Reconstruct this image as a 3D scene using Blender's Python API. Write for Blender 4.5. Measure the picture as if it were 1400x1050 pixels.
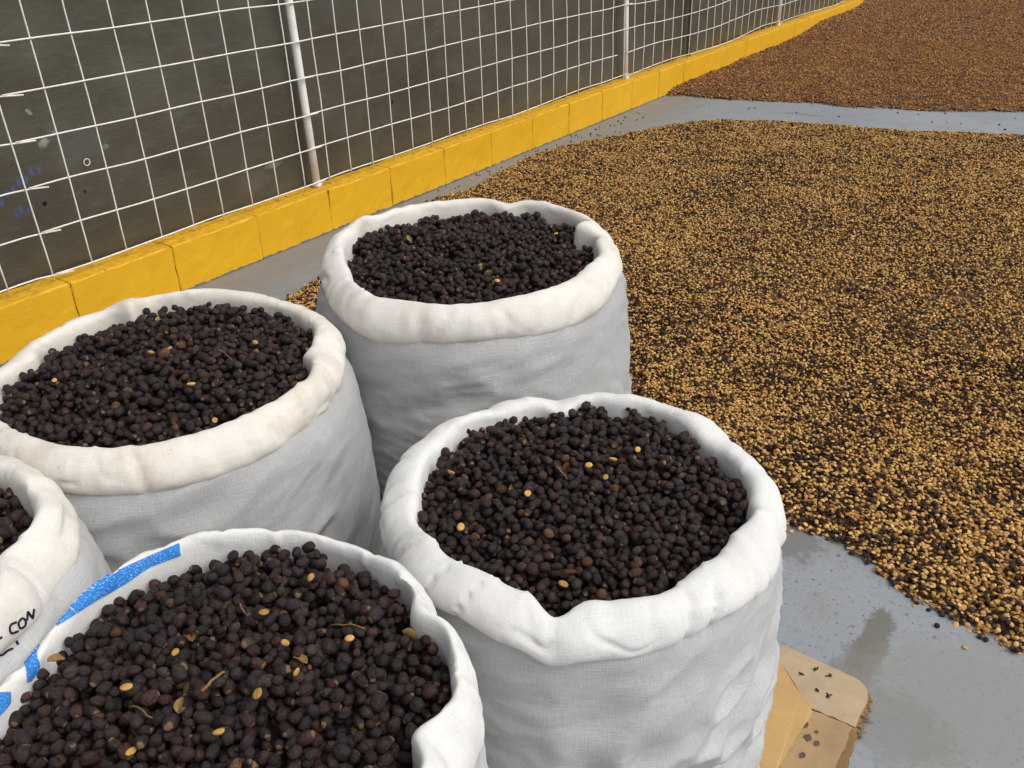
import bpy, math, random
import numpy as np
from mathutils import Matrix, Vector, Euler

for o in list(bpy.data.objects):
    bpy.data.objects.remove(o)
scene = bpy.context.scene
C = scene.collection
rng = np.random.default_rng(7)
random.seed(7)

# ------------------------------------------------------------------ camera
# world: x = distance from the painted face of the block wall, y = along the wall, z = up
CAM = np.array([2.765, 0.0, 1.258])
F = 1210.0                                   # focal length in pixels of a 1400 px wide frame
_v = np.array([950.0, -695.0, F]); _n = np.array([(695.0 * 2200 - F * F) / 950, 2200.0, F])
_Y = _v / np.linalg.norm(_v); _Z = -_n / np.linalg.norm(_n); _X = np.cross(_Y, _Z)
RW = np.array([_X, _Y, _Z])                  # camera (right, down, forward) -> world
cd = bpy.data.cameras.new('camera'); cam = bpy.data.objects.new('camera', cd); C.objects.link(cam)
cd.sensor_width = 36; cd.lens = 36 * F / 1400; cd.clip_start = 0.02; cd.clip_end = 500
m = Matrix.Identity(4)
for i in range(3):
    m[i][0] = RW[i, 0]; m[i][1] = -RW[i, 1]; m[i][2] = -RW[i, 2]; m[i][3] = CAM[i]
cam.matrix_world = m
scene.camera = cam

def project(P):
    c = (np.asarray(P) - CAM) @ RW
    return np.stack([700 + F * c[..., 0] / c[..., 2], 525 + F * c[..., 1] / c[..., 2], c[..., 2]], -1)

# ------------------------------------------------------------------ light: a bright overcast day
SUN_EL, SUN_AZ = math.radians(54), math.radians(8)      # azimuth from +x towards +y
world = bpy.data.worlds.new('World'); scene.world = world; world.use_nodes = True
nt = world.node_tree; nt.nodes.clear()
sky = nt.nodes.new('ShaderNodeTexSky'); sky.sky_type = 'NISHITA'; sky.sun_disc = False
sky.sun_elevation = SUN_EL; sky.sun_rotation = math.radians(90) - SUN_AZ
sky.air_density = 1.0; sky.dust_density = 4.0; sky.ozone_density = 1.0
hsv = nt.nodes.new('ShaderNodeHueSaturation'); hsv.inputs['Saturation'].default_value = 0.15
bg = nt.nodes.new('ShaderNodeBackground'); bg.inputs['Strength'].default_value = 0.145
wo = nt.nodes.new('ShaderNodeOutputWorld')
nt.links.new(sky.outputs[0], hsv.inputs['Color']); nt.links.new(hsv.outputs[0], bg.inputs[0]); nt.links.new(bg.outputs[0], wo.inputs[0])
ld = bpy.data.lights.new('sun', 'SUN'); ld.energy = 1.05; ld.angle = math.radians(60); ld.color = (1, 0.95, 0.87)
sun = bpy.data.objects.new('sun', ld); C.objects.link(sun)
sd = Vector((math.cos(SUN_EL) * math.cos(SUN_AZ), math.cos(SUN_EL) * math.sin(SUN_AZ), math.sin(SUN_EL)))
sun.rotation_euler = sd.to_track_quat('Z', 'Y').to_euler(); sun.location = (6, 0, 6)
vs = scene.view_settings
vs.view_transform = 'Standard'; vs.look = 'None'; vs.gamma = 1; vs.use_curve_mapping = False; vs.exposure = 0.16
scene.render.engine = 'CYCLES'; scene.cycles.max_bounces = 4

# ------------------------------------------------------------------ helpers
def mesh(name, verts, faces, smooth=False):
    me = bpy.data.meshes.new(name)
    me.from_pydata([tuple(v) for v in verts], [], [tuple(f) for f in faces])
    me.update()
    if smooth:
        me.polygons.foreach_set('use_smooth', [True] * len(me.polygons))
    return me

def fast_mesh(name, V, T, smooth=True):
    """V (n,3) float, T (m,k) int: one numpy-built mesh of equal-sided faces."""
    V = np.ascontiguousarray(V, np.float32); T = np.ascontiguousarray(T, np.int32); k = T.shape[1]
    me = bpy.data.meshes.new(name)
    me.vertices.add(len(V)); me.vertices.foreach_set('co', V.ravel())
    me.loops.add(T.size); me.loops.foreach_set('vertex_index', T.ravel())
    me.polygons.add(len(T)); me.polygons.foreach_set('loop_start', np.arange(0, T.size, k, dtype=np.int32))
    me.polygons.foreach_set('use_smooth', np.full(len(T), smooth))
    me.update(calc_edges=True)
    return me

def obj(name, me, mat=None, parent=None, **props):
    o = bpy.data.objects.new(name, me); C.objects.link(o)
    if mat is not None and me is not None and not me.materials:
        me.materials.append(mat)
    if parent: o.parent = parent
    for k, v in props.items(): o[k] = v
    return o

def empty(name, loc=(0, 0, 0), **props):
    o = obj(name, None, **props); o.location = loc; o.empty_display_size = 0.1
    return o

def vnoise(P, scale, seed=0):
    """smooth value noise of points (n,3) in about -1..1"""
    P = np.asarray(P, float) * scale
    i = np.floor(P).astype(np.int64); f = P - i; f = f * f * (3 - 2 * f)
    def h(a):
        n = a[..., 0] * 73856093 ^ a[..., 1] * 19349663 ^ a[..., 2] * 83492791 ^ (seed * 2654435761 & 0xffffffff)
        n = (n ^ (n >> 13)) * 1274126177 & 0x7fffffff
        n = (n ^ (n >> 16)) * 668265263 & 0x7fffffff
        return (n % 100003) / 50001.5 - 1
    out = 0
    for dx in (0, 1):
        for dy in (0, 1):
            for dz in (0, 1):
                w = (f[..., 0] if dx else 1 - f[..., 0]) * (f[..., 1] if dy else 1 - f[..., 1]) * (f[..., 2] if dz else 1 - f[..., 2])
                out = out + w * h(i + np.array([dx, dy, dz]))
    return out

def n2(x, y, scale, seed=0):
    x = np.asarray(x, float)
    return vnoise(np.stack([x, np.broadcast_to(y, x.shape), np.zeros(x.shape)], -1), scale, seed)

def icosphere(sub):
    t = (1 + 5 ** .5) / 2
    V = [(-1, t, 0), (1, t, 0), (-1, -t, 0), (1, -t, 0), (0, -1, t), (0, 1, t), (0, -1, -t), (0, 1, -t), (t, 0, -1), (t, 0, 1), (-t, 0, -1), (-t, 0, 1)]
    Fc = [(0, 11, 5), (0, 5, 1), (0, 1, 7), (0, 7, 10), (0, 10, 11), (1, 5, 9), (5, 11, 4), (11, 10, 2), (10, 7, 6), (7, 1, 8), (3, 9, 4), (3, 4, 2), (3, 2, 6), (3, 6, 8), (3, 8, 9), (4, 9, 5), (2, 4, 11), (6, 2, 10), (8, 6, 7), (9, 8, 1)]
    V = [np.array(v) / np.linalg.norm(v) for v in V]
    for _ in range(sub):
        cache = {}; nf = []
        def mid(a, b):
            k = (min(a, b), max(a, b))
            if k not in cache:
                v = V[a] + V[b]; V.append(v / np.linalg.norm(v)); cache[k] = len(V) - 1
            return cache[k]
        for a, b, c in Fc:
            ab, bc, ca = mid(a, b), mid(b, c), mid(c, a)
            nf += [(a, ab, ca), (b, bc, ab), (c, ca, bc), (ab, bc, ca)]
        Fc = nf
    return np.array(V), np.array(Fc)

def octa():
    return np.array([(1, 0, 0), (-1, 0, 0), (0, 1, 0), (0, -1, 0), (0, 0, 1), (0, 0, -1)], float), \
        np.array([(0, 2, 4), (2, 1, 4), (1, 3, 4), (3, 0, 4), (2, 0, 5), (1, 2, 5), (3, 1, 5), (0, 3, 5)])

def rotmats(e):
    """(n,3) euler XYZ -> (n,3,3), same convention as Blender"""
    cx, cy, cz = np.cos(e).T; sx, sy, sz = np.sin(e).T
    R = np.empty((len(e), 3, 3))
    R[:, 0, 0] = cy * cz; R[:, 0, 1] = sx * sy * cz - cx * sz; R[:, 0, 2] = cx * sy * cz + sx * sz
    R[:, 1, 0] = cy * sz; R[:, 1, 1] = sx * sy * sz + cx * cz; R[:, 1, 2] = cx * sy * sz - sx * cz
    R[:, 2, 0] = -sy; R[:, 2, 1] = sx * cy; R[:, 2, 2] = cx * cy
    return R

def tube_pts(pts, rad, seg=6, cap=True):
    pts = np.asarray(pts, float); n = len(pts)
    rad = np.broadcast_to(rad, (n,))
    tan = np.gradient(pts, axis=0); tan /= np.linalg.norm(tan, axis=1)[:, None]
    ref = np.array([0, 0, 1.0]) if abs(tan[0, 2]) < 0.9 else np.array([1.0, 0, 0])
    a = np.cross(tan, ref); a /= np.linalg.norm(a, axis=1)[:, None]; b = np.cross(tan, a)
    ph = np.arange(seg) * 2 * math.pi / seg
    V = (pts[:, None] + rad[:, None, None] * (np.cos(ph)[None, :, None] * a[:, None] + np.sin(ph)[None, :, None] * b[:, None])).reshape(-1, 3)
    Fc = [(i * seg + j, i * seg + (j + 1) % seg, (i + 1) * seg + (j + 1) % seg, (i + 1) * seg + j) for i in range(n - 1) for j in range(seg)]
    if cap:
        Fc += [tuple(range(seg))[::-1], tuple((n - 1) * seg + j for j in range(seg))]
    return V, Fc

def catmull(pts, n):
    P = np.asarray(pts, float); P = np.vstack([2 * P[0] - P[1], P, 2 * P[-1] - P[-2]])
    m_ = len(P) - 3; t = np.linspace(0, m_ - 1e-9, n); i = t.astype(int); u = (t - i)[:, None]
    a, b, c, d = P[i], P[i + 1], P[i + 2], P[i + 3]
    return .5 * (2 * b + (c - a) * u + (2 * a - 5 * b + 4 * c - d) * u ** 2 + (3 * b - a - 3 * c + d) * u ** 3)

# ---- material node helper
class Mat:
    def __init__(s, name, rough=.8, spec=.3):
        s.m = bpy.data.materials.new(name); s.m.use_nodes = True
        s.nt = s.m.node_tree; s.N = s.nt.nodes; s.b = s.N['Principled BSDF']
        s.b.inputs['Roughness'].default_value = rough; s.b.inputs['Specular IOR Level'].default_value = spec
        s._tc = None
    def link(s, a, b): s.nt.links.new(a, b)
    def coord(s, kind='Object'):
        if s._tc is None: s._tc = s.N.new('ShaderNodeTexCoord')
        return s._tc.outputs[kind]
    def pos(s):
        return s.N.new('ShaderNodeNewGeometry').outputs['Position']
    def mapping(s, src, scale=(1, 1, 1), loc=(0, 0, 0), rot=(0, 0, 0)):
        n = s.N.new('ShaderNodeMapping'); n.inputs['Scale'].default_value = scale; n.inputs['Location'].default_value = loc; n.inputs['Rotation'].default_value = rot
        s.link(src, n.inputs[0]); return n.outputs[0]
    def noise(s, src, scale, detail=4, rough=.55, dist=0):
        n = s.N.new('ShaderNodeTexNoise'); n.inputs['Scale'].default_value = scale; n.inputs['Detail'].default_value = detail
        n.inputs['Roughness'].default_value = rough; n.inputs['Distortion'].default_value = dist
        s.link(src, n.inputs['Vector']); return n.outputs['Fac']
    def ramp(s, src, stops, interp='LINEAR'):
        n = s.N.new('ShaderNodeValToRGB'); cr = n.color_ramp; cr.interpolation = interp
        while len(cr.elements) < len(stops): cr.elements.new(.5)
        for e, (p, c) in zip(cr.elements, stops):
            e.position = p; e.color = c if len(c) == 4 else (*c, 1)
        s.link(src, n.inputs[0]); return n.outputs[0]
    def step(s, src, a, b):
        n = s.N.new('ShaderNodeMapRange'); n.inputs['From Min'].default_value = a; n.inputs['From Max'].default_value = b
        n.interpolation_type = 'SMOOTHSTEP'
        s.link(src, n.inputs['Value']); return n.outputs[0]
    def math(s, op, a, b=None, clamp=False):
        n = s.N.new('ShaderNodeMath'); n.operation = op; n.use_clamp = clamp
        for i, v in enumerate((a, b)):
            if v is None: continue
            if isinstance(v, (int, float)): n.inputs[i].default_value = v
            else: s.link(v, n.inputs[i])
        return n.outputs[0]
    def mix(s, fac, a, b, mode='MIX'):
        n = s.N.new('ShaderNodeMix'); n.data_type = 'RGBA'; n.blend_type = mode
        for k, v in (('Factor', fac), ('A', a), ('B', b)):
            sock = [x for x in n.inputs if x.name == k and (x.type == ('VALUE' if k == 'Factor' else 'RGBA'))][0]
            if isinstance(v, (int, float)): sock.default_value = v
            elif isinstance(v, tuple): sock.default_value = v if len(v) == 4 else (*v, 1)
            else: s.link(v, sock)
        return [x for x in n.outputs if x.type == 'RGBA'][0]
    def dist2(s, src, p, axes='xyz', stretch=(1, 1, 1)):
        """distance from a world point, chosen axes only"""
        v = s.N.new('ShaderNodeVectorMath'); v.operation = 'SUBTRACT'; s.link(src, v.inputs[0]); v.inputs[1].default_value = p
        w = s.N.new('ShaderNodeVectorMath'); w.operation = 'MULTIPLY'; s.link(v.outputs[0], w.inputs[0])
        w.inputs[1].default_value = tuple(stretch[i] if a in axes else 0 for i, a in enumerate('xyz'))
        l = s.N.new('ShaderNodeVectorMath'); l.operation = 'LENGTH'; s.link(w.outputs[0], l.inputs[0])
        return l.outputs['Value']
    def sep(s, src):
        n = s.N.new('ShaderNodeSeparateXYZ'); s.link(src, n.inputs[0]); return n.outputs
    def bump(s, h, strength=.3, dist=.002, prev=None):
        n = s.N.new('ShaderNodeBump'); n.inputs['Strength'].default_value = strength; n.inputs['Distance'].default_value = dist
        s.link(h, n.inputs['Height'])
        if prev is not None: s.link(prev, n.inputs['Normal'])
        return n.outputs[0]
    def out(s, col=None, rough=None, normal=None):
        for k, v in (('Base Color', col), ('Roughness', rough), ('Normal', normal)):
            if v is None: continue
            if isinstance(v, tuple): s.b.inputs[k].default_value = (*v, 1)
            elif isinstance(v, float): s.b.inputs[k].default_value = v
            else: s.link(v, s.b.inputs[k])
        return s.m

# ------------------------------------------------------------------ materials
def mat_floor():
    M = Mat('painted_floor', .55, .3); P = M.pos()
    big = M.noise(P, 1.3, 5, .6); mid = M.noise(P, 7, 6, .65, .6); fine = M.noise(P, 60, 4, .6); spk = M.noise(P, 130, 2, .5)
    col = M.ramp(big, [(.3, (.222, .240, .262)), (.7, (.285, .302, .324))])
    col = M.mix(M.step(mid, .50, .75), col, (.225, .225, .205))
    col = M.mix(M.math('MULTIPLY', M.step(fine, .54, .72), .5), col, (.17, .172, .168))
    scr = M.noise(M.mapping(P, (6, 120, 1), (0, 0, 0), (0, 0, .7)), 1, 5, .75); col = M.mix(M.math('MULTIPLY', M.step(scr, .60, .72), .25), col, (.36, .37, .385))
    s2 = M.noise(P, 55, 3, .6); col = M.mix(M.math('MULTIPLY', M.step(s2, .645, .69), .7), col, (.08, .078, .07))
    col = M.mix(M.math('MULTIPLY', M.step(spk, .645, .70), .8), col, (.06, .055, .05))
    # worn streak beside the cardboard, grime patches, dust along the wall
    wob = M.noise(P, 16, 5, .7); wv = M.math('ADD', M.math('MULTIPLY', M.math('SUBTRACT', wob, .5), .16), M.math('MULTIPLY', M.math('SUBTRACT', M.noise(P, 70, 5, .75), .5), .13))
    def blot(p, st, r0, r1, c, k):
        nonlocal col
        r0 = r0 + (r1 - r0) * .45
        d = M.math('ADD', M.dist2(P, p, 'xy', st), wv)
        col = M.mix(M.math('MULTIPLY', M.step(d, r1, r0), k), col, c)
    blot((2.607, 1.38, 0), (3.6, 1, 1), .070, .120, (.135, .125, .098), .85)
    blot((2.600, 1.31, 0), (1.5, 1, 1), .02, .075, (.17, .165, .145), .7)
    blot((2.345, 1.60, 0), (1, 1.2, 1), .03, .12, (.14, .135, .125), .75)
    blot((2.78, 1.33, 0), (1, 1, 1), .03, .20, (.235, .24, .22), .7)
    blot((1.02, 5.77, 0), (.55, 3, 1), .02, .10, (.16, .16, .15), .8)
    blot((2.70, 1.20, 0), (1, 1, 1), .02, .10, (.19, .19, .175), .6)
    xw = M.sep(P)[0]
    dust = M.step(M.math('ADD', xw, M.math('MULTIPLY', wob, .35)), .75, .28)
    col = M.mix(M.math('MULTIPLY', dust, .75), col, (.19, .175, .155))
    h = M.math('ADD', M.math('MULTIPLY', mid, .6), M.math('MULTIPLY', fine, .4))
    return M.out(col, M.ramp(mid, [(.3, (.42,) * 3), (.75, (.75,) * 3)]), M.bump(h, .25, .003))

def mat_yellow():
    M = Mat('yellow_paint', .6, .3); P = M.pos()
    a = M.noise(P, 6, 5, .6); b = M.noise(P, 45, 5, .65); c = M.noise(P, 130, 3, .6)
    col = M.ramp(a, [(.3, (.66, .355, .010)), (.7, (.74, .410, .013))])
    col = M.mix(M.math('MULTIPLY', M.step(c, .62, .72), .30), col, (.30, .17, .03))
    nrm = M.N.new('ShaderNodeNewGeometry').outputs['Normal']
    up = M.step(M.sep(nrm)[2], .5, .9)
    dirt = M.math('MULTIPLY', up, M.math('MULTIPLY', M.step(b, .40, .68), .5))
    col = M.mix(dirt, col, (.27, .165, .05))
    spots = M.math('MULTIPLY', up, M.step(M.noise(P, 38, 3, .5), .66, .72))
    col = M.mix(spots, col, (.06, .04, .03))
    z = M.sep(P)[2]
    low = M.step(M.math('ADD', z, M.math('MULTIPLY', M.noise(P, 26, 5, .75), -.034)), -.0085, -.0115)
    col = M.mix(low, col, (.13, .14, .14))
    chip = M.step(M.noise(P, 17, 6, .7, .4), .715, .73)
    col = M.mix(M.math('MULTIPLY', chip, .8), col, (.16, .11, .05))
    h = M.math('ADD', M.math('MULTIPLY', b, .7), M.math('MULTIPLY', c, .4))
    return M.out(col, .6, M.bump(h, .55, .004))

def mat_mortar():
    M = Mat('mortar', .9, .1); P = M.pos()
    n = M.noise(P, 40, 4, .7)
    return M.out(M.ramp(n, [(.47, (.05, .035, .02)), (.55, (.42, .24, .02))]), .9, M.bump(n, .6, .004))

def mat_tarp():
    M = Mat('dark_plastic', .42, .62); P = M.pos()
    a = M.noise(M.mapping(P, (1, 1, 1)), 2.2, 6, .65, .5); b = M.noise(M.mapping(P, (1, 3, 9)), 5, 5, .7, .4); c = M.noise(P, 60, 4, .7)
    col = M.ramp(a, [(.3, (.056, .050, .034)), (.7, (.084, .075, .052))])
    col = M.mix(M.math('MULTIPLY', M.step(b, .5, .8), .55), col, (.11, .10, .078))
    col = M.mix(M.math('MULTIPLY', M.step(c, .6, .8), .4), col, (.10, .095, .08))
    wob = M.math('MULTIPLY', M.math('SUBTRACT', M.noise(P, 35, 4, .7), .5), .08)
    def spot(y, z, st, r0, r1, c_, k=1.0, w=1.0):
        nonlocal col
        d = M.math('ADD', M.dist2(P, (0, y, z), 'yz', (1, *st)), M.math('MULTIPLY', wob, w))
        col = M.mix(M.math('MULTIPLY', M.step(d, r1, r0), k), col, c_)
    spot(1.53, .605, (1, 1), .004, .024, (.40, .39, .34), .7)
    spot(1.575, .625, (1, 1.5), .002, .014, (.40, .39, .34), .6)
    spot(1.505, .70, (1.4, 1), .001, .012, (.38, .37, .32), .6)
    spot(1.735, .545, (1, 2.2), .004, .018, (.26, .25, .21), .5)
    spot(1.63, .57, (1, 1), .05, .12, (.085, .08, .066), .8)
    spot(2.33, .27, (.8, 1.8), .03, .10, (.11, .10, .08), .8)
    spot(2.45, .31, (1.1, 3.5), .02, .06, (.20, .19, .15), .8)
    for i in range(7):      # faded blue marker writing
        spot(1.34 + i * .024, .455 + i * .0115 + .008 * (i % 2), (1.6, .9), .004, .017, (.06, .095, .24), .9, .45)
    for i in range(4):
        spot(1.375 + i * .02, .405 + .006 * (i % 2), (1.4, .9), .004, .015, (.06, .095, .24), .7, .45)
    for y, z, r in ((1.619, .416, .006), (1.472, .413, .009), (3.229, .425, .009), (3.138, .335, .007), (6.0, .4, .008)):
        spot(y, z, (1, 1), r * .8, r, (.003, .003, .003), 1, .06)
    h = M.math('ADD', M.math('MULTIPLY', b, .6), M.math('MULTIPLY', c, .15))
    return M.out(col, M.ramp(b, [(.3, (.30,) * 3), (.75, (.52,) * 3)]), M.bump(h, .25, .01))

def mat_plain(name, col, rough=.6, spec=.3, var=.25, scale=40, bump=.2):
    M = Mat(name, rough, spec); P = M.pos(); n = M.noise(P, scale, 4, .6)
    c = M.ramp(n, [(.3, tuple(x * (1 - var) for x in col)), (.7, tuple(min(1, x * (1 + var * .5)) for x in col))])
    return M.out(c, rough, M.bump(n, bump, .002))

def mat_cloth(name, col, dirt, dirtk, weave=1.0):
    M = Mat(name, .75, .22)
    M.b.inputs['Sheen Weight'].default_value = .08
    U = M.coord('UV'); P = M.pos()
    warp = M.noise(M.mapping(U, (620, 34, 1)), 1, 3, .7); weft = M.noise(M.mapping(U, (30, 560, 1)), 1, 3, .7)
    w2 = M.noise(M.mapping(U, (900, 90, 1)), 1, 2, .6); w3 = M.noise(M.mapping(U, (90, 900, 1)), 1, 2, .6)
    wv = M.math('ADD', M.math('ADD', M.math('MULTIPLY', warp, .8), weft), M.math('ADD', M.math('MULTIPLY', w2, .5), M.math('MULTIPLY', w3, .5)))
    f = M.step(wv, 1.05, 1.75)
    dk = tuple(c * (1 - .14 * weave) for c in col); lt = tuple(min(.9, c * (1 + .07 * weave)) for c in col)
    c = M.mix(f, dk, lt)
    grime = M.noise(P, 9, 6, .68, .3); g2 = M.noise(P, 120, 4, .7)
    c = M.mix(M.math('MULTIPLY', M.step(grime, .46, .74), dirtk), c, dirt)
    c = M.mix(M.math('MULTIPLY', M.step(g2, .66, .74), dirtk * .9), c, tuple(x * .6 for x in dirt))
    soft = M.noise(P, 38, 4, .6)
    nb = M.bump(M.math('MULTIPLY', soft, 1.0), .18, .006)
    nb = M.bump(wv, .45 * weave + .1, .0012, nb)
    return M.out(c, .75, nb)

def mat_grain(name, attr_type, kind):
    """dried cherries and parchment beans; 'tint' is the grain's own colour"""
    M = Mat(name, .5 if kind == 'cherry' else .8, .28 if kind == 'cherry' else .12)
    a = M.N.new('ShaderNodeAttribute'); a.attribute_name = 'tint'; a.attribute_type = attr_type
    P = M.pos(); n = M.noise(P, 260, 4, .65); n_ = M.noise(P, 900, 2, .6)
    c = M.mix(1.0, a.outputs['Color'], M.ramp(n, [(.3, (.72, .70, .68)), (.7, (1.35, 1.32, 1.28))]), 'MULTIPLY')
    if kind == 'cherry':
        la = M.N.new('ShaderNodeAttribute'); la.attribute_name = 'grain'; la.attribute_type = 'GEOMETRY'; G = la.outputs['Vector']
        wr = M.noise(M.mapping(G, (.7, 2.6, 2.6)), 1, 4, .62, .5); w2 = M.noise(M.mapping(G, (2.2, 3.4, 3.4)), 1, 3, .6)
        c = M.mix(M.math('MULTIPLY', M.step(wr, .55, .40), .55), c, (.008, .006, .006))
        c = M.mix(M.math('MULTIPLY', M.step(w2, .55, .75), .35), c, (.075, .052, .046))
        c = M.mix(M.math('MULTIPLY', M.step(n_, .68, .78), .4), c, (.20, .15, .11))
        tip = M.step(M.math('ADD', M.sep(G)[0], M.math('MULTIPLY', w2, .35)), -.96, -1.08)
        c = M.mix(M.math('MULTIPLY', tip, .65), c, (.25, .15, .07))
        h = M.math('ADD', wr, M.math('MULTIPLY', w2, .5))
        return M.out(c, M.ramp(w2, [(.3, (.42,) * 3), (.7, (.72,) * 3)]), M.bump(h, .75, .0028))
    return M.out(c, .8, M.bump(n, .25, .001))

def mat_card(name, col, k=.25):
    M = Mat(name, .85, .15); P = M.pos()
    a = M.noise(P, 14, 6, .65, .4); b = M.noise(M.mapping(P, (25, 260, 1)), 1, 3, .6); s = M.noise(P, 75, 4, .6)
    c = M.ramp(a, [(.3, tuple(x * (1 - k) for x in col)), (.68, tuple(x * (1 + k * .3) for x in col))])
    c = M.mix(M.math('MULTIPLY', M.step(b, .45, .8), .22), c, tuple(x * .6 for x in col))
    c = M.mix(M.math('MULTIPLY', M.step(s, .66, .75), .45), c, tuple(x * .35 for x in col))
    return M.out(c, .85, M.bump(b, .3, .0015))

def mat_blue():
    M = Mat('blue_print', .6, .3); U = M.coord('UV')
    warp = M.noise(M.mapping(U, (150, 420, 1)), 1, 3, .7); weft = M.noise(M.mapping(U, (600, 200, 1)), 1, 3, .7)
    s = M.math('ADD', warp, weft)
    f = M.step(s, 1.10, 1.17)
    c = M.mix(f, (.012, .20, .62), (.55, .68, .85))
    c = M.mix(M.step(s, .80, .62), c, (.012, .10, .42))
    return M.out(c, .6, M.bump(s, .5, .001))

floor_m, yellow_m, mortar_m, tarp_m = mat_floor(), mat_yellow(), mat_mortar(), mat_tarp()
wire_m = mat_plain('galvanised_white_wire', (.80, .78, .72), .5, .4, .12, 30)
post_m = mat_plain('white_painted_post', (.84, .83, .79), .55, .35, .12, 14)
pipe_m = mat_plain('grey_pipe', (.17, .19, .20), .5, .4, .3, 14)
cherry_mass_m, cherry_m = mat_grain('cherry_mass', 'GEOMETRY', 'cherry'), mat_grain('cherry_single', 'OBJECT', 'cherry')
bean_mass_m, bean_m = mat_grain('bean_mass', 'GEOMETRY', 'bean'), mat_grain('bean_single', 'OBJECT', 'bean')
ink_m = mat_plain('black_ink', (.012, .011, .014), .6, .3, .2, 60)
twig_m = mat_plain('dry_twig', (.24, .14, .06), .8, .2, .3, 90)

# ------------------------------------------------------------------ floor
def grid_plane(x0, x1, y0, y1, z):
    return mesh('floor', [(x0, y0, z), (x1, y0, z), (x1, y1, z), (x0, y1, z)], [(0, 1, 2, 3)])
obj('floor', grid_plane(-60, 60, -60, 60, 0), floor_m, kind='structure', label='grey painted concrete drying floor with worn stains')

# ------------------------------------------------------------------ yellow block wall
BL, BH, BT = .40, .183, .115
def block_mesh(seed):
    """one block, bevelled and a little uneven; local origin at its front bottom left"""
    r = np.random.default_rng(seed); g = .0011
    nx, ny, nz = 4, 12, 6
    V = []; idx = {}
    Fc = []
    ys = np.linspace(g, BL - g, ny + 1); xs = np.linspace(0, -BT, nx + 1); zs = np.linspace(0.0, BH, nz + 1)
    ys[1] = g + .005; ys[-2] = BL - g - .005; zs[-2] = BH - .006; xs[1] = -.006
    def vid(i, j, k):
        if (i, j, k) not in idx:
            x, y, z = xs[i], ys[j], zs[k]
            ex = (i == 0) + (j in (0, ny)) + (k == nz)
            q = .0012 if ex >= 2 else 0
            x += -q * (i == 0) + r.normal(0, .0006); y += q * (1 if j == 0 else -1 if j == ny else 0) + r.normal(0, .0014 if j in (0, ny) and i == 0 else .0004)
            z += -q * (k == nz) + (r.normal(0, .0010) if k == nz else 0)
            if ex >= 2 and r.random() < .2: x -= .0022 * (i == 0); z -= .003 * (k == nz)
            idx[(i, j, k)] = len(V); V.append((x, y, z))
        return idx[(i, j, k)]
    for j in range(ny):
        for k in range(nz):
            Fc.append((vid(0, j, k), vid(0, j + 1, k), vid(0, j + 1, k + 1), vid(0, j, k + 1)))
            Fc.append((vid(nx, j + 1, k), vid(nx, j, k), vid(nx, j, k + 1), vid(nx, j + 1, k + 1)))
        for i in range(nx):
            Fc.append((vid(i, j, nz), vid(i, j + 1, nz), vid(i + 1, j + 1, nz), vid(i + 1, j, nz)))
    for i in range(nx):
        for k in range(nz):
            Fc.append((vid(i, 0, k), vid(i, 0, k + 1), vid(i + 1, 0, k + 1), vid(i + 1, 0, k)))
            Fc.append((vid(i, ny, k), vid(i + 1, ny, k), vid(i + 1, ny, k + 1), vid(i, ny, k + 1)))
    me = mesh('block', V, Fc, False)
    me.materials.append(yellow_m)
    return me
wall = empty('block_wall', (0, 0, 0), label='low yellow painted concrete block wall with dusty top below the wire fence', category='wall')
bms = [block_mesh(s) for s in range(6)]
Y_FIRST = .51043 * 2.765 - 7 * BL          # a joint of the photographed wall, stepped back
NBLK = 52
for i in range(NBLK):
    o = obj('block', bms[(i * 5 + i // 4) % 6], None, wall)
    o.location = (rng.normal(0, .0012), Y_FIRST + i * BL, rng.normal(0, .0012))
    o.rotation_euler = (0, 0, rng.normal(0, .002))
mv, mf = [], []
for i in range(NBLK + 1):
    y = Y_FIRST + i * BL; b0 = len(mv)
    for x in (-.0045, -BT + .004):
        for dy in (-.006, .006):
            for z in (0, BH - .004): mv.append((x, y + dy, z))
    mf += [tuple(b0 + q for q in f) for f in ((0, 1, 3, 2), (4, 6, 7, 5), (0, 4, 5, 1), (2, 3, 7, 6), (1, 5, 7, 3), (0, 2, 6, 4))]
obj('mortar_joints', mesh('mortar', mv, mf), mortar_m, wall, kind='stuff')

# ------------------------------------------------------------------ fence: posts, welded wires, plastic sheet
POSTS = [-.25, 2.63, 5.47, 8.38, 11.27, 14.15, 17.0]
FX = -.062; FTOP = 2.05
fence = empty('wire_mesh_fence', (FX, 0, BH), label='white welded wire mesh fence with round posts standing on the yellow wall', category='fence')
def fpart(name, V, Fc, mat, smooth=True):
    V = np.asarray(V) - np.array([FX, 0, BH])
    return obj(name, mesh(name, V, Fc, smooth), mat, fence)
for k, y in enumerate(POSTS):
    lean = [-.0, -.045, -.10, -.05, -.03, 0, 0][k]
    pts = [(FX - .022, y + lean * t, BH - .02 + t * (FTOP - BH)) for t in np.linspace(0, 1, 6)]
    V, Fc = tube_pts(pts, .0165 if k != 3 else .018, 14); po = fpart('post', V, Fc, post_m)
    V, Fc = tube_pts([(FX - .022, y, BH - .001), (FX - .022, y, BH + .016)], .021, 12); fpart('post_foot', V, Fc, post_m).parent = po
for y in (6.48,):
    V, Fc = tube_pts([(FX - .03, y, BH - .02), (FX - .03, y - .02, FTOP)], .017, 12); fpart('pipe', V, Fc, pipe_m)
SP = .1435
def wave(y, z, s): return .004 * math.sin(2.1 * y + s) + .005 * float(n2(np.array([y]), z * 3.1, 1.7, 5)[0])
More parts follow.
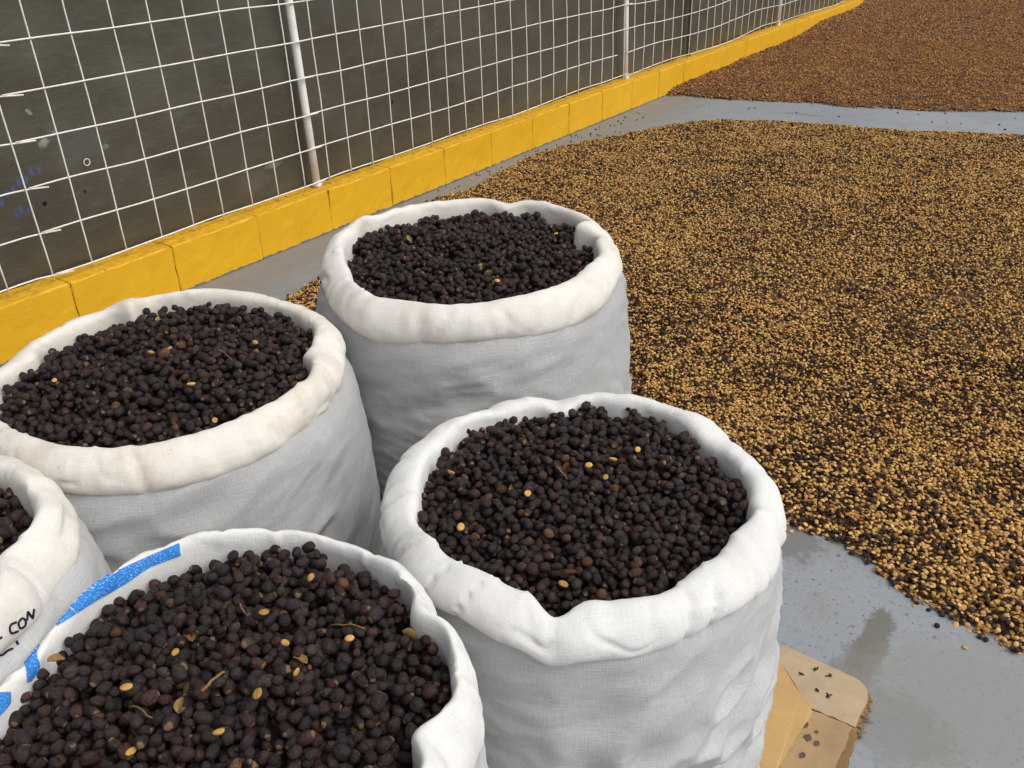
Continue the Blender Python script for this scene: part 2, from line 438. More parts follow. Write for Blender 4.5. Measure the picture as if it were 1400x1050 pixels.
for k in range(len(POSTS) - 1):
    y0, y1 = POSTS[k] + .0, POSTS[k + 1] + .0
    splits = [(y0 - .03, y1 + .03)]
    if k == 0: splits = [(y0 - .03, 1.475), (1.40, y1 + .03)]     # two panels overlap here, with loose wire ends
    for r in range(13):
        zz = .206 + r * SP
        for q, (a, b) in enumerate(splits):
            if k == 1 and r == 1: b -= .16
            ys = np.arange(a, b + .001, .06)
            sag = {0: 0, 1: .004, 2: .02, 3: .02, 4: .012, 5: .01}[k]
            pts = []
            for y in ys:
                t = (y - a) / (b - a)
                dz = sag * math.sin(t * 9 + r * .9) * (.4 + .6 * t) * .8 + .0035 * float(n2(np.array([y * 1.3]), r * 2.3, 3, 9)[0]) + .010 * (k >= 1) * t
                pts.append((FX + .0 + .006 * q + wave(y, zz, r), y, zz + dz))
            if k == 0 and q == 0:
                pts[-1] = (pts[-1][0] + .012, pts[-1][1], pts[-1][2] - .005 - .003 * (r % 3)); pts[-2] = (pts[-2][0] + .004, pts[-2][1], pts[-2][2] - .003)
            V, Fc = tube_pts(pts, .0028, 6); fpart('wire', V, Fc, wire_m)
    nv = int(round((y1 - y0) / SP)); off = .055
    for j in range(nv):
        y = y0 + off + j * SP * ((y1 - y0) / (nv * SP)) + .004 * math.sin(j * 2.3 + k)
        lean = -.006 if k < 2 else -.012
        pts = []
        for z in np.arange(BH + .004, FTOP, .09):
            pts.append((FX + .0045 + wave(y, z, 0) * .7, y + lean * (z - BH) + .0035 * float(n2(np.array([z * 2.0]), j * 1.7 + k * 7, 2, 3)[0]) + (.01 * math.exp(-((z - .72) / .12) ** 2) if (k == 1 and j == 4) else 0), z))
        V, Fc = tube_pts(pts, .0027, 6); fpart('wire', V, Fc, wire_m)

# plastic sheet behind the mesh
ny, nz = 420, 60
Yg = np.linspace(-3, 17.5, ny); Zg = np.linspace(.10, FTOP + .02, nz)
yy, zz = np.meshgrid(Yg, Zg, indexing='ij')
xx = -.133 + .012 * n2(yy, zz * 1.4, 1.6, 2) + .006 * n2(yy + zz * 1.1, zz * .5, 5, 3) + .003 * n2(yy - zz * .7, zz, 11, 4)
xx = np.minimum(xx, -.121)
xx -= .004 * np.abs(n2(yy + 2 * zz, zz * .2, 3.3, 8))
V = np.stack([xx, yy, zz], -1).reshape(-1, 3)
ii = (np.arange(ny - 1)[:, None] * nz + np.arange(nz - 1)[None]).ravel()
T = np.stack([ii, ii + nz, ii + nz + 1, ii + 1], 1)
sheet = empty('plastic_sheet', (-.13, 7, .1), label='dark grey brown plastic sheet with scuffs and punched holes hanging behind the wire mesh', category='sheet')
Vb = V.copy(); Vb[:, 0] -= .0015
so = obj('sheet_panel', fast_mesh('sheet_panel', np.vstack([V, Vb]) - np.array([-.13, 7, .1]), np.vstack([T, T[:, ::-1] + len(V)])), tarp_m, sheet)
th = np.linspace(0, 2 * math.pi, 21)
V, Fc = tube_pts([(-.118, 1.644 + .011 * math.cos(t), .513 + .011 * math.sin(t)) for t in th], .0016, 6, False)
obj('eyelet', mesh('eyelet', np.array(V) - np.array([-.13, 7, .1]), Fc, True), wire_m, so)

# ------------------------------------------------------------------ grains
IC1, IF1 = icosphere(1); IC2, IF2 = icosphere(2); IC0, IF0 = icosphere(0); OC, OF = octa()
def cherry_shape(V, seed, amp=.13):
    V = V.copy(); r = 1 + amp * vnoise(V + seed * 7.3, 1.7, seed) + amp * .35 * vnoise(V + seed, 3.6, seed + 1)
    lon = np.arctan2(V[:, 1], V[:, 2]); r *= 1 - .035 * np.cos(lon * 6 + seed) * (1 - V[:, 0] ** 2)
    V = V * r[:, None]; tip = V[:, 0] > .86
    V[tip, 0] -= .10
    V[:, 0] *= 1.40 - .10 * (seed % 3); V[:, 2] *= .92
    return V
def bean_shape(V):
    V = V.copy(); up = V[:, 2] > 0
    V[:, 0] *= 1.28
    V[~up, 2] *= .78
    g = np.exp(-(V[:, 1] / .17) ** 2)
    V[up, 2] = V[up, 2] * .34 - .17 * g[up]
    return V
def instance_mesh(name, items, smooth=True):
    """items: list of (V,T,loc(n,3),euler(n,3),scale(n,3) or (n,),tint(n,3)) -> one mesh with a 'tint' colour per grain"""
    VV, TT, CC, LL = [], [], [], []; base = 0
    for V, T, loc, eu, sc, ti in items:
        if not len(loc): continue
        sc = np.asarray(sc); sc = sc[:, None] * np.ones(3) if sc.ndim == 1 else sc
        W = np.einsum('nij,nvj->nvi', rotmats(eu), V[None] * sc[:, None, :]) + loc[:, None]
        n, k = W.shape[:2]
        VV.append(W.reshape(-1, 3)); TT.append((T[None] + (np.arange(n) * k)[:, None, None]).reshape(-1, 3) + base)
        CC.append(np.repeat(ti, k, 0)); base += n * k
        lc = np.broadcast_to(V[None], (n, k, 3)).copy()
        if n > 1: lc[:, :, 1:] += rng.integers(0, 60, (n, 1, 2)) * 7.0
        LL.append(lc.reshape(-1, 3))
    me = fast_mesh(name, np.vstack(VV), np.vstack(TT), smooth); set_lc(me, np.vstack(LL))
    return me, np.vstack(CC)
def set_lc(me, L):
    me.attributes.new('grain', 'FLOAT_VECTOR', 'POINT').data.foreach_set('vector', np.ascontiguousarray(L, np.float32).ravel())
def set_tint(me, col):
    a = me.attributes.new('tint', 'FLOAT_COLOR', 'POINT')
    a.data.foreach_set('color', np.concatenate([col, np.ones((len(col), 1))], 1).astype(np.float32).ravel())

def cherry_tints(n):
    base = np.array([.023, .0150, .0150]); t = base * rng.uniform(.6, 1.5, (n, 1))
    red = rng.random(n) < .22; t[red] = np.array([.046, .021, .017]) * rng.uniform(.6, 1.4, (red.sum(), 1))
    br = rng.random(n) < .022; t[br] = np.array([.11, .052, .026]) * rng.uniform(.6, 1.3, (br.sum(), 1))
    gr = rng.random(n) < .04; t[gr] = np.array([.045, .036, .030]) * rng.uniform(.7, 1.3, (gr.sum(), 1))
    return t
def bean_tints(n, warm=0.0):
    t = np.array([.57, .352, .126]) * rng.uniform(.58, 1.2, (n, 1)) * (1 + rng.normal(0, .06, (n, 3)))
    o = rng.random(n) < .18 + warm; t[o] = np.array([.37, .18, .055]) * rng.uniform(.6, 1.1, (o.sum(), 1))
    return np.clip(t, 0, .8)

def deposit(hm, x0, y0, cell, X, Y, a, b, hgt, yaw, cand, spread, r):
    """drop ellipsoidal grains one by one on a height map, each rolling to the lowest of a few places near it"""
    n = len(X); Z = np.empty(n)
    off = np.concatenate([np.zeros((n, 1, 2)), r.normal(0, spread, (n, cand - 1, 2))], 1)
    nxm, nym = hm.shape
    for q in range(n):
        R = max(a[q], b[q]); w = int(R / cell) + 1; best = None
        c, s = math.cos(yaw[q]), math.sin(yaw[q])
        for k in range(cand):
            x = X[q] + off[q, k, 0]; y = Y[q] + off[q, k, 1]
            ix = int((x - x0) / cell); iy = int((y - y0) / cell)
            if ix < w or iy < w or ix >= nxm - w - 1 or iy >= nym - w - 1: continue
            v = hm[ix, iy]
            v = max(v, hm[ix - w // 2, iy], hm[ix + w // 2, iy], hm[ix, iy - w // 2], hm[ix, iy + w // 2])
            if best is None or v < best[0]: best = (v, x, y, ix, iy)
        if best is None: Z[q] = np.nan; continue
        _, x, y, ix, iy = best
        sl = hm[ix - w:ix + w + 1, iy - w:iy + w + 1]
        gx = (np.arange(ix - w, ix + w + 1) + .5) * cell + x0 - x; gy = (np.arange(iy - w, iy + w + 1) + .5) * cell + y0 - y
        u = (c * gx[:, None] + s * gy[None]) / a[q]; v_ = (-s * gx[:, None] + c * gy[None]) / b[q]
        d = 1 - u * u - v_ * v_; m_ = d > 0
        if not m_.any(): Z[q] = np.nan; continue
        e = np.sqrt(d[m_]) * hgt[q]
        z = np.quantile(sl[m_] + e * .80, .88)
        sl[m_] = np.maximum(sl[m_], z + e)
        X[q], Y[q], Z[q] = x, y, z
    return Z

# ------------------------------------------------------------------ sacks
NT = 288
def psin(th, seed, ks, amp):
    r = np.random.default_rng(seed); out = np.zeros_like(th)
    for k in ks: out += r.normal(0, 1) * np.sin(k * th + r.uniform(0, 6.28)) / math.sqrt(len(ks))
    return amp * out

class Sack: pass
CUFF = [(-1.05, -.130), (-1.02, -.085), (-1.0, -.045), (-.95, -.015), (-.82, -.002), (-.62, 0.0), (-.36, -.008), (-.14, -.022), (0, -.043), (.02, -.062), (-.08, -.076), (-.28, -.080), (-.48, -.068), (-.55, -.05)]
def make_sack(idx, c, R, h, z0, label, rim_mat, body_mat, ell=(0, 0), thick=.046, cuffh=1.0, bulge=.03, pinch=(), drop=.03, dome=.03, seed=1, crest=(), flat=0.0):
    """a tall woven sack with its mouth rolled outwards into a cuff"""
    S = Sack(); S.c = np.array(c); S.h = h
    th = np.arange(NT) * 2 * math.pi / NT
    Rt = R * (1 + ell[0] * np.cos(2 * (th - ell[1]))) + psin(th, seed, (3, 4, 5), .0035) + psin(th, seed + 50, (7, 9, 11, 14), .0013)
    zc = h + psin(th, seed + 1, (2, 3, 4), .004) + psin(th, seed + 2, (6, 8, 11, 15), .0015)
    tk = thick * (1 + psin(th, seed + 3, (3, 5, 6), .09) + psin(th, seed + 4, (9, 12, 17), .03))
    ch = cuffh * (1 + psin(th, seed + 5, (2, 3, 5), .10) + psin(th, seed + 6, (8, 11), .04))
    dA = lambda a: (th - a + math.pi) % (2 * math.pi) - math.pi
    notch = np.zeros(NT); 
    for a, w, dr, dz, dt in pinch:          # angle, width, radial move, crest move, thickness move
        g = np.exp(-(dA(a) / w) ** 2); sh = np.exp(-((np.abs(dA(a)) - 1.9 * w) / (1.0 * w)) ** 2)
        Rt = Rt + dr * g; zc = zc + dz * g - .30 * dz * sh; tk = tk + dt * g - .35 * dt * sh
        notch = np.maximum(notch, g)
    for a, w, dz in crest: zc = zc + dz * np.exp(-(dA(a) / w) ** 2)
    S.th, S.Rt, S.zc, S.tk = th, Rt, zc, tk
    prof = catmull(CUFF, 56); nP = len(prof)
    rad = Rt[:, None] + prof[None, :, 0] * tk[:, None]
    zz = zc[:, None] + prof[None, :, 1] * ch[:, None]
    s = np.linspace(0, 1, nP)[None]
    tt = th[:, None] + 0 * s
    # soft folds and dents of the cloth
    X = np.stack([np.cos(tt) * R, np.sin(tt) * R, zz * 1.0], -1)
    wr = .0030 * vnoise(X, 14, seed) + .0020 * vnoise(X * [1, 1, .45], 42, seed + 9) + .0010 * vnoise(X * [1, 1, .5], 95, seed + 19)
    wr += .0030 * np.abs(vnoise(X * [1, 1, .3] + tt[..., None] * .05, 23, seed + 29)) - .0012
    arcu = tt * R
    cr1 = vnoise(np.stack([np.cos(tt + s * .16) * R, np.sin(tt + s * .16) * R, s * .05 + 0 * tt], -1), 20, seed + 61)
    cr2 = vnoise(np.stack([np.cos(tt - s * .22) * R, np.sin(tt - s * .22) * R, s * .07 + 0 * tt], -1), 33, seed + 62)
    gate = np.clip(.55 + 1.1 * vnoise(X, 9, seed + 63), 0, 1)
    wr += -.0075 * gate * np.clip(1 - np.abs(cr1) / .16, 0, 1) ** 1.5 - .0045 * (1 - gate) * np.clip(1 - np.abs(cr2) / .16, 0, 1) ** 1.3
    env = np.sin(np.clip((s - .22) / .62, 0, 1) * math.pi) ** .5
    rad = rad + wr * env * (1 if idx != 3 else .8)
    zz = zz + env * .0018 * vnoise(X, 55, seed + 39)
    S.cuff = np.stack([c[0] + rad * np.cos(tt), c[1] + rad * np.sin(tt), zz], -1)
    # body
    nB = 150
    q = np.linspace(0, 1, nB); ztop = h - .052 * cuffh
    zb = z0 + (ztop - z0) * q
    prb = np.where(q < .10, .84 + .16 * np.sqrt(np.clip(1 - (1 - q / .10) ** 2, 0, 1)), 1.0)
    Rs = R * (1 + ell[0] * np.cos(2 * (th - ell[1])))
    rb = (Rs[:, None] - .010) * prb[None] + bulge * np.clip(1 - np.abs((q - .52) / .53) ** 3.2, 0, 1)[None]
    top = np.clip((q - .93) / .07, 0, 1)[None] ** 2
    rb = rb * (1 - top) + (rad[:, 40][:, None] - .016) * top
    tb = th[:, None] + 0 * q[None]; zbb = zb[None] + 0 * tb
    B = np.stack([np.cos(tb) * R, np.sin(tb) * R, zbb], -1)
    sw = zbb + .12 * np.sin(tb * 1.0 + seed) + .035 * np.sin(2 * tb + seed * 2)
    fold = vnoise(np.stack([np.cos(tb) * .35, np.sin(tb) * .35, sw * 2.2], -1), 11, seed + 3)
    fold2 = vnoise(np.stack([np.cos(tb) * .4, np.sin(tb) * .4, sw * 3.0], -1), 20, seed + 5)
    sw2 = zbb + .20 * np.sin(tb + seed + .6) + .05 * np.sin(3 * tb + seed)
    f3 = vnoise(np.stack([np.cos(tb) * .55, np.sin(tb) * .55, sw2 * 4.6], -1), 13, seed + 71); f4 = vnoise(np.stack([np.cos(tb) * .7, np.sin(tb) * .7, sw2 * 6.5], -1), 17, seed + 72)
    gt = np.clip(.35 + 1.2 * vnoise(B, 6, seed + 73), 0, 1)
    fine = gt * (.0042 * np.clip(1 - np.abs(f3) * 2.4, 0, 1) + .0026 * np.clip(1 - np.abs(f4) * 2.4, 0, 1))
    low = np.clip(1.35 - q, 0, 1)[None] * np.clip(q / .05, 0, 1)[None]
    rb = rb + ((.020 if idx == 1 else .014) * (1 - 2.2 * np.abs(fold)) * np.clip(.4 + vnoise(B, 5, seed + 8), 0, 1) + .0026 * fold2 + .004 * vnoise(B, 7, seed + 4) + .0012 * vnoise(B, 40, seed + 6) + fine) * low
    S.body = np.stack([c[0] + rb * np.cos(tb), c[1] + rb * np.sin(tb), zbb], -1)
    root = empty('coffee_sack', (c[0], c[1], z0), label=label, category='sack', group='white woven sacks of coffee cherries')
    S.root = root
    def skin(name, G, mat, capb=False):
        n, k = G.shape[:2]; V = G.reshape(-1, 3) - np.array([c[0], c[1], z0])
        i = np.arange(n)[:, None]; j = np.arange(k - 1)[None]; i2 = (i + 1) % n
        T = np.stack([(i * k + j), (i2 * k + j), (i2 * k + j + 1), (i * k + j + 1)], -1).reshape(-1, 4)
        me = fast_mesh(name, V, T)
        arc = np.concatenate([[0], np.cumsum(np.linalg.norm(np.diff(G.mean(0) * 0 + G[0], axis=0), axis=1))])
        uvl = me.uv_layers.new(name='UVMap')
        u = np.arange(n + 1) / n * 2 * math.pi * R
        Ui = np.broadcast_to(i, (n, k - 1)); Jj = np.broadcast_to(j, (n, k - 1))
        uv = np.stack([np.stack([u[Ui], arc[Jj]], -1), np.stack([u[Ui + 1], arc[Jj]], -1), np.stack([u[Ui + 1], arc[Jj + 1]], -1), np.stack([u[Ui], arc[Jj + 1]], -1)], 2)
        uvl.data.foreach_set('uv', uv.astype(np.float32).ravel())
        o = obj(name, me, mat, root)
        return o
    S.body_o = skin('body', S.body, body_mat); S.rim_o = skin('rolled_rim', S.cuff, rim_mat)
    bv = [(0, 0, .0)] + [tuple(p - np.array([c[0], c[1], z0])) for p in S.body[::6, 0]]
    nb = len(bv) - 1
    obj('base', mesh('base', bv, [(0, 1 + (i + 1) % nb, 1 + i) for i in range(nb)]), body_mat, root)
    S.z0 = z0; S.drop, S.dome = drop, dome
    return S

def fill_sack(S, label, seed, size=1.0, n_layer=2.5, tilt=(0, 0)):
    """cherries heaped in the mouth of the sack"""
    r = np.random.default_rng(seed); c = S.c
    Rin = S.Rt - S.tk * .93
    cell = .0013; x0, y0 = c[0] - .31, c[1] - .31; nn = int(.62 / cell)
    gx = (np.arange(nn) + .5) * cell + x0
    XX, YY = np.meshgrid(gx, gx - x0 + y0, indexing='ij')
    def surf(x, y):
        dx, dy = x - c[0], y - c[1]; rr = np.hypot(dx, dy); a = np.arctan2(dy, dx) % (2 * math.pi)
        ri = np.interp(a, np.append(S.th, 2 * math.pi), np.append(Rin, Rin[0]))
        q = np.clip(rr / ri, 0, 1.15)
        return S.h - S.drop + S.dome * (1 - q ** 2.2) + tilt[0] * dx + tilt[1] * dy + .006 * n2(x, y, 14, seed) + .004 * n2(x, y, 33, seed + 1), q
    hs, q = surf(XX, YY)
    hm = (hs - .030).astype(np.float64); hm[q > 1.03] = S.h + .02
    area = float((q < 1.0).sum()) * cell * cell
    a0 = .0074 * size; b0 = .0060 * size
    n = int(area / (math.pi * a0 * b0) * n_layer)
    X = r.uniform(-.3, .3, n * 4) + c[0]; Y = r.uniform(-.3, .3, n * 4) + c[1]
    _, q = surf(X, Y); k = q < 1.0; X, Y = X[k][:n], Y[k][:n]; n = len(X)
    sc = size * .0060 * np.clip(r.normal(1, .16, n), .62, 1.4)
    yaw = r.uniform(0, 6.28, n)
    Z = deposit(hm, x0, y0, cell, X, Y, sc * 1.26, sc, sc * .95, yaw, 5, .007, r)
    tiltv = r.normal(0, .55, (n, 2)); eu = np.column_stack([r.uniform(0, 6.28, n), tiltv[:, 0] * .8, yaw])
    ok = np.isfinite(Z); 
    ix = ((X - x0) / cell).astype(int).clip(0, nn - 1); iy = ((Y - y0) / cell).astype(int).clip(0, nn - 1)
    w = 2
    sz, sq = surf(X, Y); ok &= (sq < 1.0) & (np.nan_to_num(Z, nan=9.) < sz + .012)
    topmost = Z + sc * .95 >= hm[ix, iy] - .0012
    S.g = dict(X=X[ok], Y=Y[ok], Z=Z[ok], sc=sc[ok], eu=eu[ok], top=topmost[ok], ti=cherry_tints(int(ok.sum())), label=label)
    S.hm = hm; S.hm0 = (x0, y0, cell)
    # the bed under the loose top layers
    st = 8; bx, by = XX[::st, ::st], YY[::st, ::st]; hb, qb = surf(bx, by)
    k = bx.shape[0]
    keep = (qb < 1.1)
    V = np.stack([bx, by, hb - .026], -1).reshape(-1, 3)
    I = (np.arange(k - 1)[:, None] * k + np.arange(k - 1)[None]).ravel()
    T4 = np.stack([I, I + k, I + k + 1, I + 1], 1); T4 = T4[keep.ravel()[T4].all(1)]
    S.bed = (V, np.vstack([T4[:, [0, 1, 2]], T4[:, [0, 2, 3]]]))
    return S

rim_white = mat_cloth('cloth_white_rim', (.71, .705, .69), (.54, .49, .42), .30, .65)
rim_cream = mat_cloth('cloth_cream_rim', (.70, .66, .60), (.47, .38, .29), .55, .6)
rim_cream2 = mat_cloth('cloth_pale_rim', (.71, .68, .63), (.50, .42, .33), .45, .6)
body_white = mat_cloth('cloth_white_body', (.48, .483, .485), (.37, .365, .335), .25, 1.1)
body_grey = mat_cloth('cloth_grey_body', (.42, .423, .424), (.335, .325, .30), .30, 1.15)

CARD_T = .013
def ang(deg): return math.radians(deg) % (2 * math.pi)
sacks = {}
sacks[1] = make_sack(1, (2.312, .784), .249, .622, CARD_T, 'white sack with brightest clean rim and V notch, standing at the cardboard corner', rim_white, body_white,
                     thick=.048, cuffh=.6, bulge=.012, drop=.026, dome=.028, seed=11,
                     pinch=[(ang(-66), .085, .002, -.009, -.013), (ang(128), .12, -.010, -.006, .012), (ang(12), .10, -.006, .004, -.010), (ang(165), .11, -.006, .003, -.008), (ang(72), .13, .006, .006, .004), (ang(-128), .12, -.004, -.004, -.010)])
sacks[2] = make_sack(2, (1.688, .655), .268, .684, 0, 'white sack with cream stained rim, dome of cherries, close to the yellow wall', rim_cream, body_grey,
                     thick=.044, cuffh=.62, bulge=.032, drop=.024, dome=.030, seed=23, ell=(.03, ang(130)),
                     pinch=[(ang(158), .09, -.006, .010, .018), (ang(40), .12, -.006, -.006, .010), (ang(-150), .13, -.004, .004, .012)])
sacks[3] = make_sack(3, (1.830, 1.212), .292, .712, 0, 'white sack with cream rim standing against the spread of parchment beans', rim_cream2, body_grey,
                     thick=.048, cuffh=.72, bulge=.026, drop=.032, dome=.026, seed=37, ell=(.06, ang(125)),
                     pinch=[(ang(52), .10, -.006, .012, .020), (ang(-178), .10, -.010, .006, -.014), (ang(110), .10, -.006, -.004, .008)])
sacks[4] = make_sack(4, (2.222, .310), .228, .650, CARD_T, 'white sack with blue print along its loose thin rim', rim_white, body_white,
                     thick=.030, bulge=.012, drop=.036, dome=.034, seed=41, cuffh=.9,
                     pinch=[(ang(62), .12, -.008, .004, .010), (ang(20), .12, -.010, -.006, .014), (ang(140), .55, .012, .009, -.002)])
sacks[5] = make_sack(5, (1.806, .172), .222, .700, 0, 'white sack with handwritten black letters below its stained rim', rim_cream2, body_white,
                     thick=.040, cuffh=.7, bulge=.036, drop=.030, dome=.02, seed=53,
                     pinch=[(ang(38), .16, -.012, -.008, .012), (ang(80), .16, -.004, .004, .0)])
FILL = {1: 'dark dried coffee cherries heaped in the sack with the brightest rim', 2: 'dark dried coffee cherries domed in the sack close to the yellow wall',
        3: 'dark dried coffee cherries in the sack against the bean spread', 4: 'dark dried coffee cherries filling the sack with blue print',
        5: 'dark dried coffee cherries in the sack with black handwriting'}
for k, S in sacks.items():
    fill_sack(S, FILL[k], 100 + k, {1: .84, 2: .90, 3: .86, 4: .88, 5: .98}[k], tilt={1: (-.02, .03), 4: (-.03, .05)}.get(k, (0, 0)))

SWHERE = {1: 'bright rimmed sack', 2: 'sack beside the wall', 3: 'sack beside the beans', 4: 'blue printed sack', 5: 'hand lettered sack'}
# the 300 cherries that show largest become objects of their own
cand = []
for k, S in sacks.items():
    g = S.g; P = project(np.stack([g['X'], g['Y'], g['Z']], -1))
    vis = g['top'] & (P[:, 0] > 2) & (P[:, 0] < 1398) & (P[:, 1] > 2) & (P[:, 1] < 1046)
    rr = np.hypot(g['X'] - S.c[0], g['Y'] - S.c[1]); a = np.arctan2(g['Y'] - S.c[1], g['X'] - S.c[0]) % (2 * math.pi)
    vis &= rr < np.interp(a, S.th, S.Rt - S.tk) - .006
    for i in np.nonzero(vis)[0]: cand.append((g['sc'][i] / P[i, 2], k, i))
cand.sort(reverse=True); cand = cand[:300]
CH_SH = [cherry_shape(IC2, s) for s in range(4)]
ch_me = [fast_mesh('coffee_cherry', V, IF2) for V in CH_SH]
for me, V in zip(ch_me, CH_SH): me.materials.append(cherry_m); set_lc(me, V)
CH_LO = [cherry_shape(IC1, s) for s in range(4)]
single = {k: set() for k in sacks}
def look(t, dark=True):
    t = np.asarray(t); l = t.mean()
    if dark:
        return 'tan brown' if t[0] > .07 else 'reddish brown' if t[0] > 2.0 * t[1] else 'greyish brown' if t[0] < 1.32 * t[1] else 'near black' if l < .0155 else 'dark purple brown'
    return 'orange brown' if t[0] > 1.95 * t[1] else 'pale golden' if l > .40 else 'golden tan' if l > .31 else 'dull tan'
def bigness(v, lo, hi): return 'small ' if v < lo else 'large ' if v > hi else ''
def pile_place(S, x, y):
    rr = math.hypot(x - S.c[0], y - S.c[1]); a = math.atan2(y - S.c[1], x - S.c[0]) % (2 * math.pi)
    q = rr / float(np.interp(a, S.th, S.Rt - S.tk))
    return 'against the cloth' if q > .90 else 'on the heap top' if q < .33 else 'on the heap slope'
for _, k, i in cand:
    g = sacks[k].g; single[k].add(i)
    o = obj('coffee_cherry', ch_me[i % 4], None, None, label='%s%s dried coffee cherry %s in the %s' % (bigness(g['sc'][i], .0047, .0060), look(g['ti'][i]), pile_place(sacks[k], g['X'][i], g['Y'][i]), SWHERE[k]),
            category='coffee cherry', group='loose dried cherries on top in sack %s' % {4: 'with blue print', 1: 'with bright rim', 5: 'with handwriting', 2: 'by the wall', 3: 'by the beans'}[k])
    o.location = (g['X'][i], g['Y'][i], g['Z'][i]); o.rotation_euler = g['eu'][i]; o.scale = (g['sc'][i],) * 3
    o['tint'] = [float(x) for x in g['ti'][i]] + [1.0]
for k, S in sacks.items():
    g = S.g; n = len(g['X']); var = np.arange(n) % 4
    keep = np.ones(n, bool); keep[list(single[k])] = False
    items = []
    loc = np.stack([g['X'], g['Y'], g['Z']], -1)
    for v in range(4):
        m_ = keep & (var == v); items.append((CH_LO[v], IF1, loc[m_], g['eu'][m_], g['sc'][m_], g['ti'][m_]))
    nb = len(S.bed[0])
    items.append((S.bed[0], S.bed[1], np.zeros((1, 3)), np.zeros((1, 3)), np.ones(1), np.array([[.010, .007, .006]])))
    me, col = instance_mesh('coffee_cherries', items)
    set_tint(me, col)
    obj('coffee_cherries', me, cherry_mass_m, None, kind='stuff', label=g['label'], category='cherries')

# pale beans, husks and twigs lying on the cherries
BN2 = bean_shape(IC2); bean_me = fast_mesh('parchment_bean', BN2, IF2); bean_me.materials.append(bean_m); set_lc(bean_me, BN2)
def ray_ground(px, py, z=0.0):
    d = RW @ np.array([px - 700, py - 525, F]); return CAM + d * ((z - CAM[2]) / d[2])
def on_fill(px, py):
    best = None
    for k, S in sacks.items():
        p = ray_ground(px, py, S.h - .005)
        if np.hypot(*(p[:2] - S.c)) < (S.Rt - S.tk).min() + .004:
            d = np.linalg.norm(p - CAM)
            if best is None or d < best[0]: best = (d, k, S)
    if best is None: return None
    S = best[2]; x0, y0, cell = S.hm0
    z = S.h
    for _ in range(4):
        p = ray_ground(px, py, z); ix, iy = int((p[0] - x0) / cell), int((p[1] - y0) / cell); z = S.hm[ix - 2:ix + 3, iy - 2:iy + 3].max()
    return best[1], np.array([p[0], p[1], z])
PALE = [(630, 722), (617, 646), (828, 653), (770, 784), (872, 615), (838, 628), (586, 742), (722, 676), (756, 830 - 20), (805, 637),
        (207, 483), (262, 527), (231, 473), (74, 519), (216, 432), (350, 475), (292, 566),
        (575, 404), (710, 406), (656, 363), (680, 386), (540, 393), (640, 417), (760, 330),
        (430, 818), (405, 920), (352, 950), (390, 880), (180, 1030), (178, 955), (478, 874), (360, 833), (300, 1000), (240, 893)]
for i, (px, py) in enumerate(PALE):
    r_ = on_fill(px, py)
    if r_ is None: continue
    k, p = r_
    o = obj('parchment_bean', bean_me, None, None, label='pale parchment bean lying among the dark cherries in the ' + SWHERE[k], category='coffee bean', group='pale beans in the ' + SWHERE[k])
    s = .0041 * rng.uniform(.75, 1.15); o.scale = (s * 1.05, s, s); o.location = p + np.array([0, 0, .0012])
    o.rotation_euler = (rng.normal(0, .5) + (math.pi if i % 3 == 0 else 0), rng.normal(0, .4), rng.uniform(0, 6.28))
    t = np.array([.50, .29, .09]) * rng.uniform(.6, 1.2); o['tint'] = [float(x) for x in t] + [1.0]
TW = [((178, 968), (210, 985), .0009), ((275, 948), (312, 920), .0016), ((452, 857), (500, 862), .0010), ((330, 828), (333, 842), .0010), ((600, 590), (640, 655), .0008), ((560, 398), (590, 405), .0008), ((760, 640), (775, 668), .0011), ((560, 845), (585, 858), .0009), ((300, 480), (318, 488), .0008)]
for i, (a, b, rad) in enumerate(TW):
    A, B_ = on_fill(*a), on_fill(*b)
    if A is None or B_ is None: continue
    A, k, B_ = A[1], A[0], B_[1]
    if np.linalg.norm(A - B_) > .06: B_ = A + (B_ - A) * .04 / np.linalg.norm(A - B_)
    pts = [A + (B_ - A) * t + np.array([0, 0, .002 + .004 * math.sin(t * 3.1)]) + rng.normal(0, .0008, 3) for t in np.linspace(0, 1, 6)]
    V, Fc = tube_pts(np.array(pts) - A, np.linspace(rad, rad * .6, 6), 6)
    o = obj('twig', mesh('twig', V, Fc, True), twig_m, None, label='thin dry twig lying on the cherries in the ' + SWHERE[k], category='twig', group='twigs in the ' + SWHERE[k]); o.location = A
HK = [(247, 965), (262, 880), (700, 660), (775, 640), (560, 330), (657, 307), (668, 365), (780, 785), (735, 580), (640, 600), (590, 712), (140, 470), (410, 900), (60, 905), (77, 903), (860, 590), (560, 870), (700, 795)]
for i, (px, py) in enumerate(HK):
    r_ = on_fill(px, py)
    if r_ is None: continue
    k, p = r_; s = .0065 * rng.uniform(.7, 1.2)
    V = []; nu, nv = 7, 5
    for iu in range(nu):
        for iv in range(nv):
            u = -1 + 2 * iu / (nu - 1); v = -1.2 + 2.4 * iv / (nv - 1); w = (1 - u * u * .85)
            V.append((u * s * 1.2, math.sin(v * w) * s * .8, (1 - math.cos(v * w)) * s * .8 + rng.normal(0, s * .04)))
    Fc = [(a * nv + b, (a + 1) * nv + b, (a + 1) * nv + b + 1, a * nv + b + 1) for a in range(nu - 1) for b in range(nv - 1)]
    o = obj('husk_fragment', mesh('husk_fragment', V, Fc, True), bean_m if False else cherry_m, None, label='torn brown husk flake among the cherries in the ' + SWHERE[k], category='husk', group='husk flakes in the ' + SWHERE[k])
    o.location = p + np.array([0, 0, .001]); o.rotation_euler = (rng.normal(0, .8), rng.normal(0, .6), rng.uniform(0, 6.28))
    t = (np.array([.24, .10, .035]) if i % 2 else np.array([.34, .20, .07])) * rng.uniform(.7, 1.2); o['tint'] = [float(x) for x in t] + [1.0]

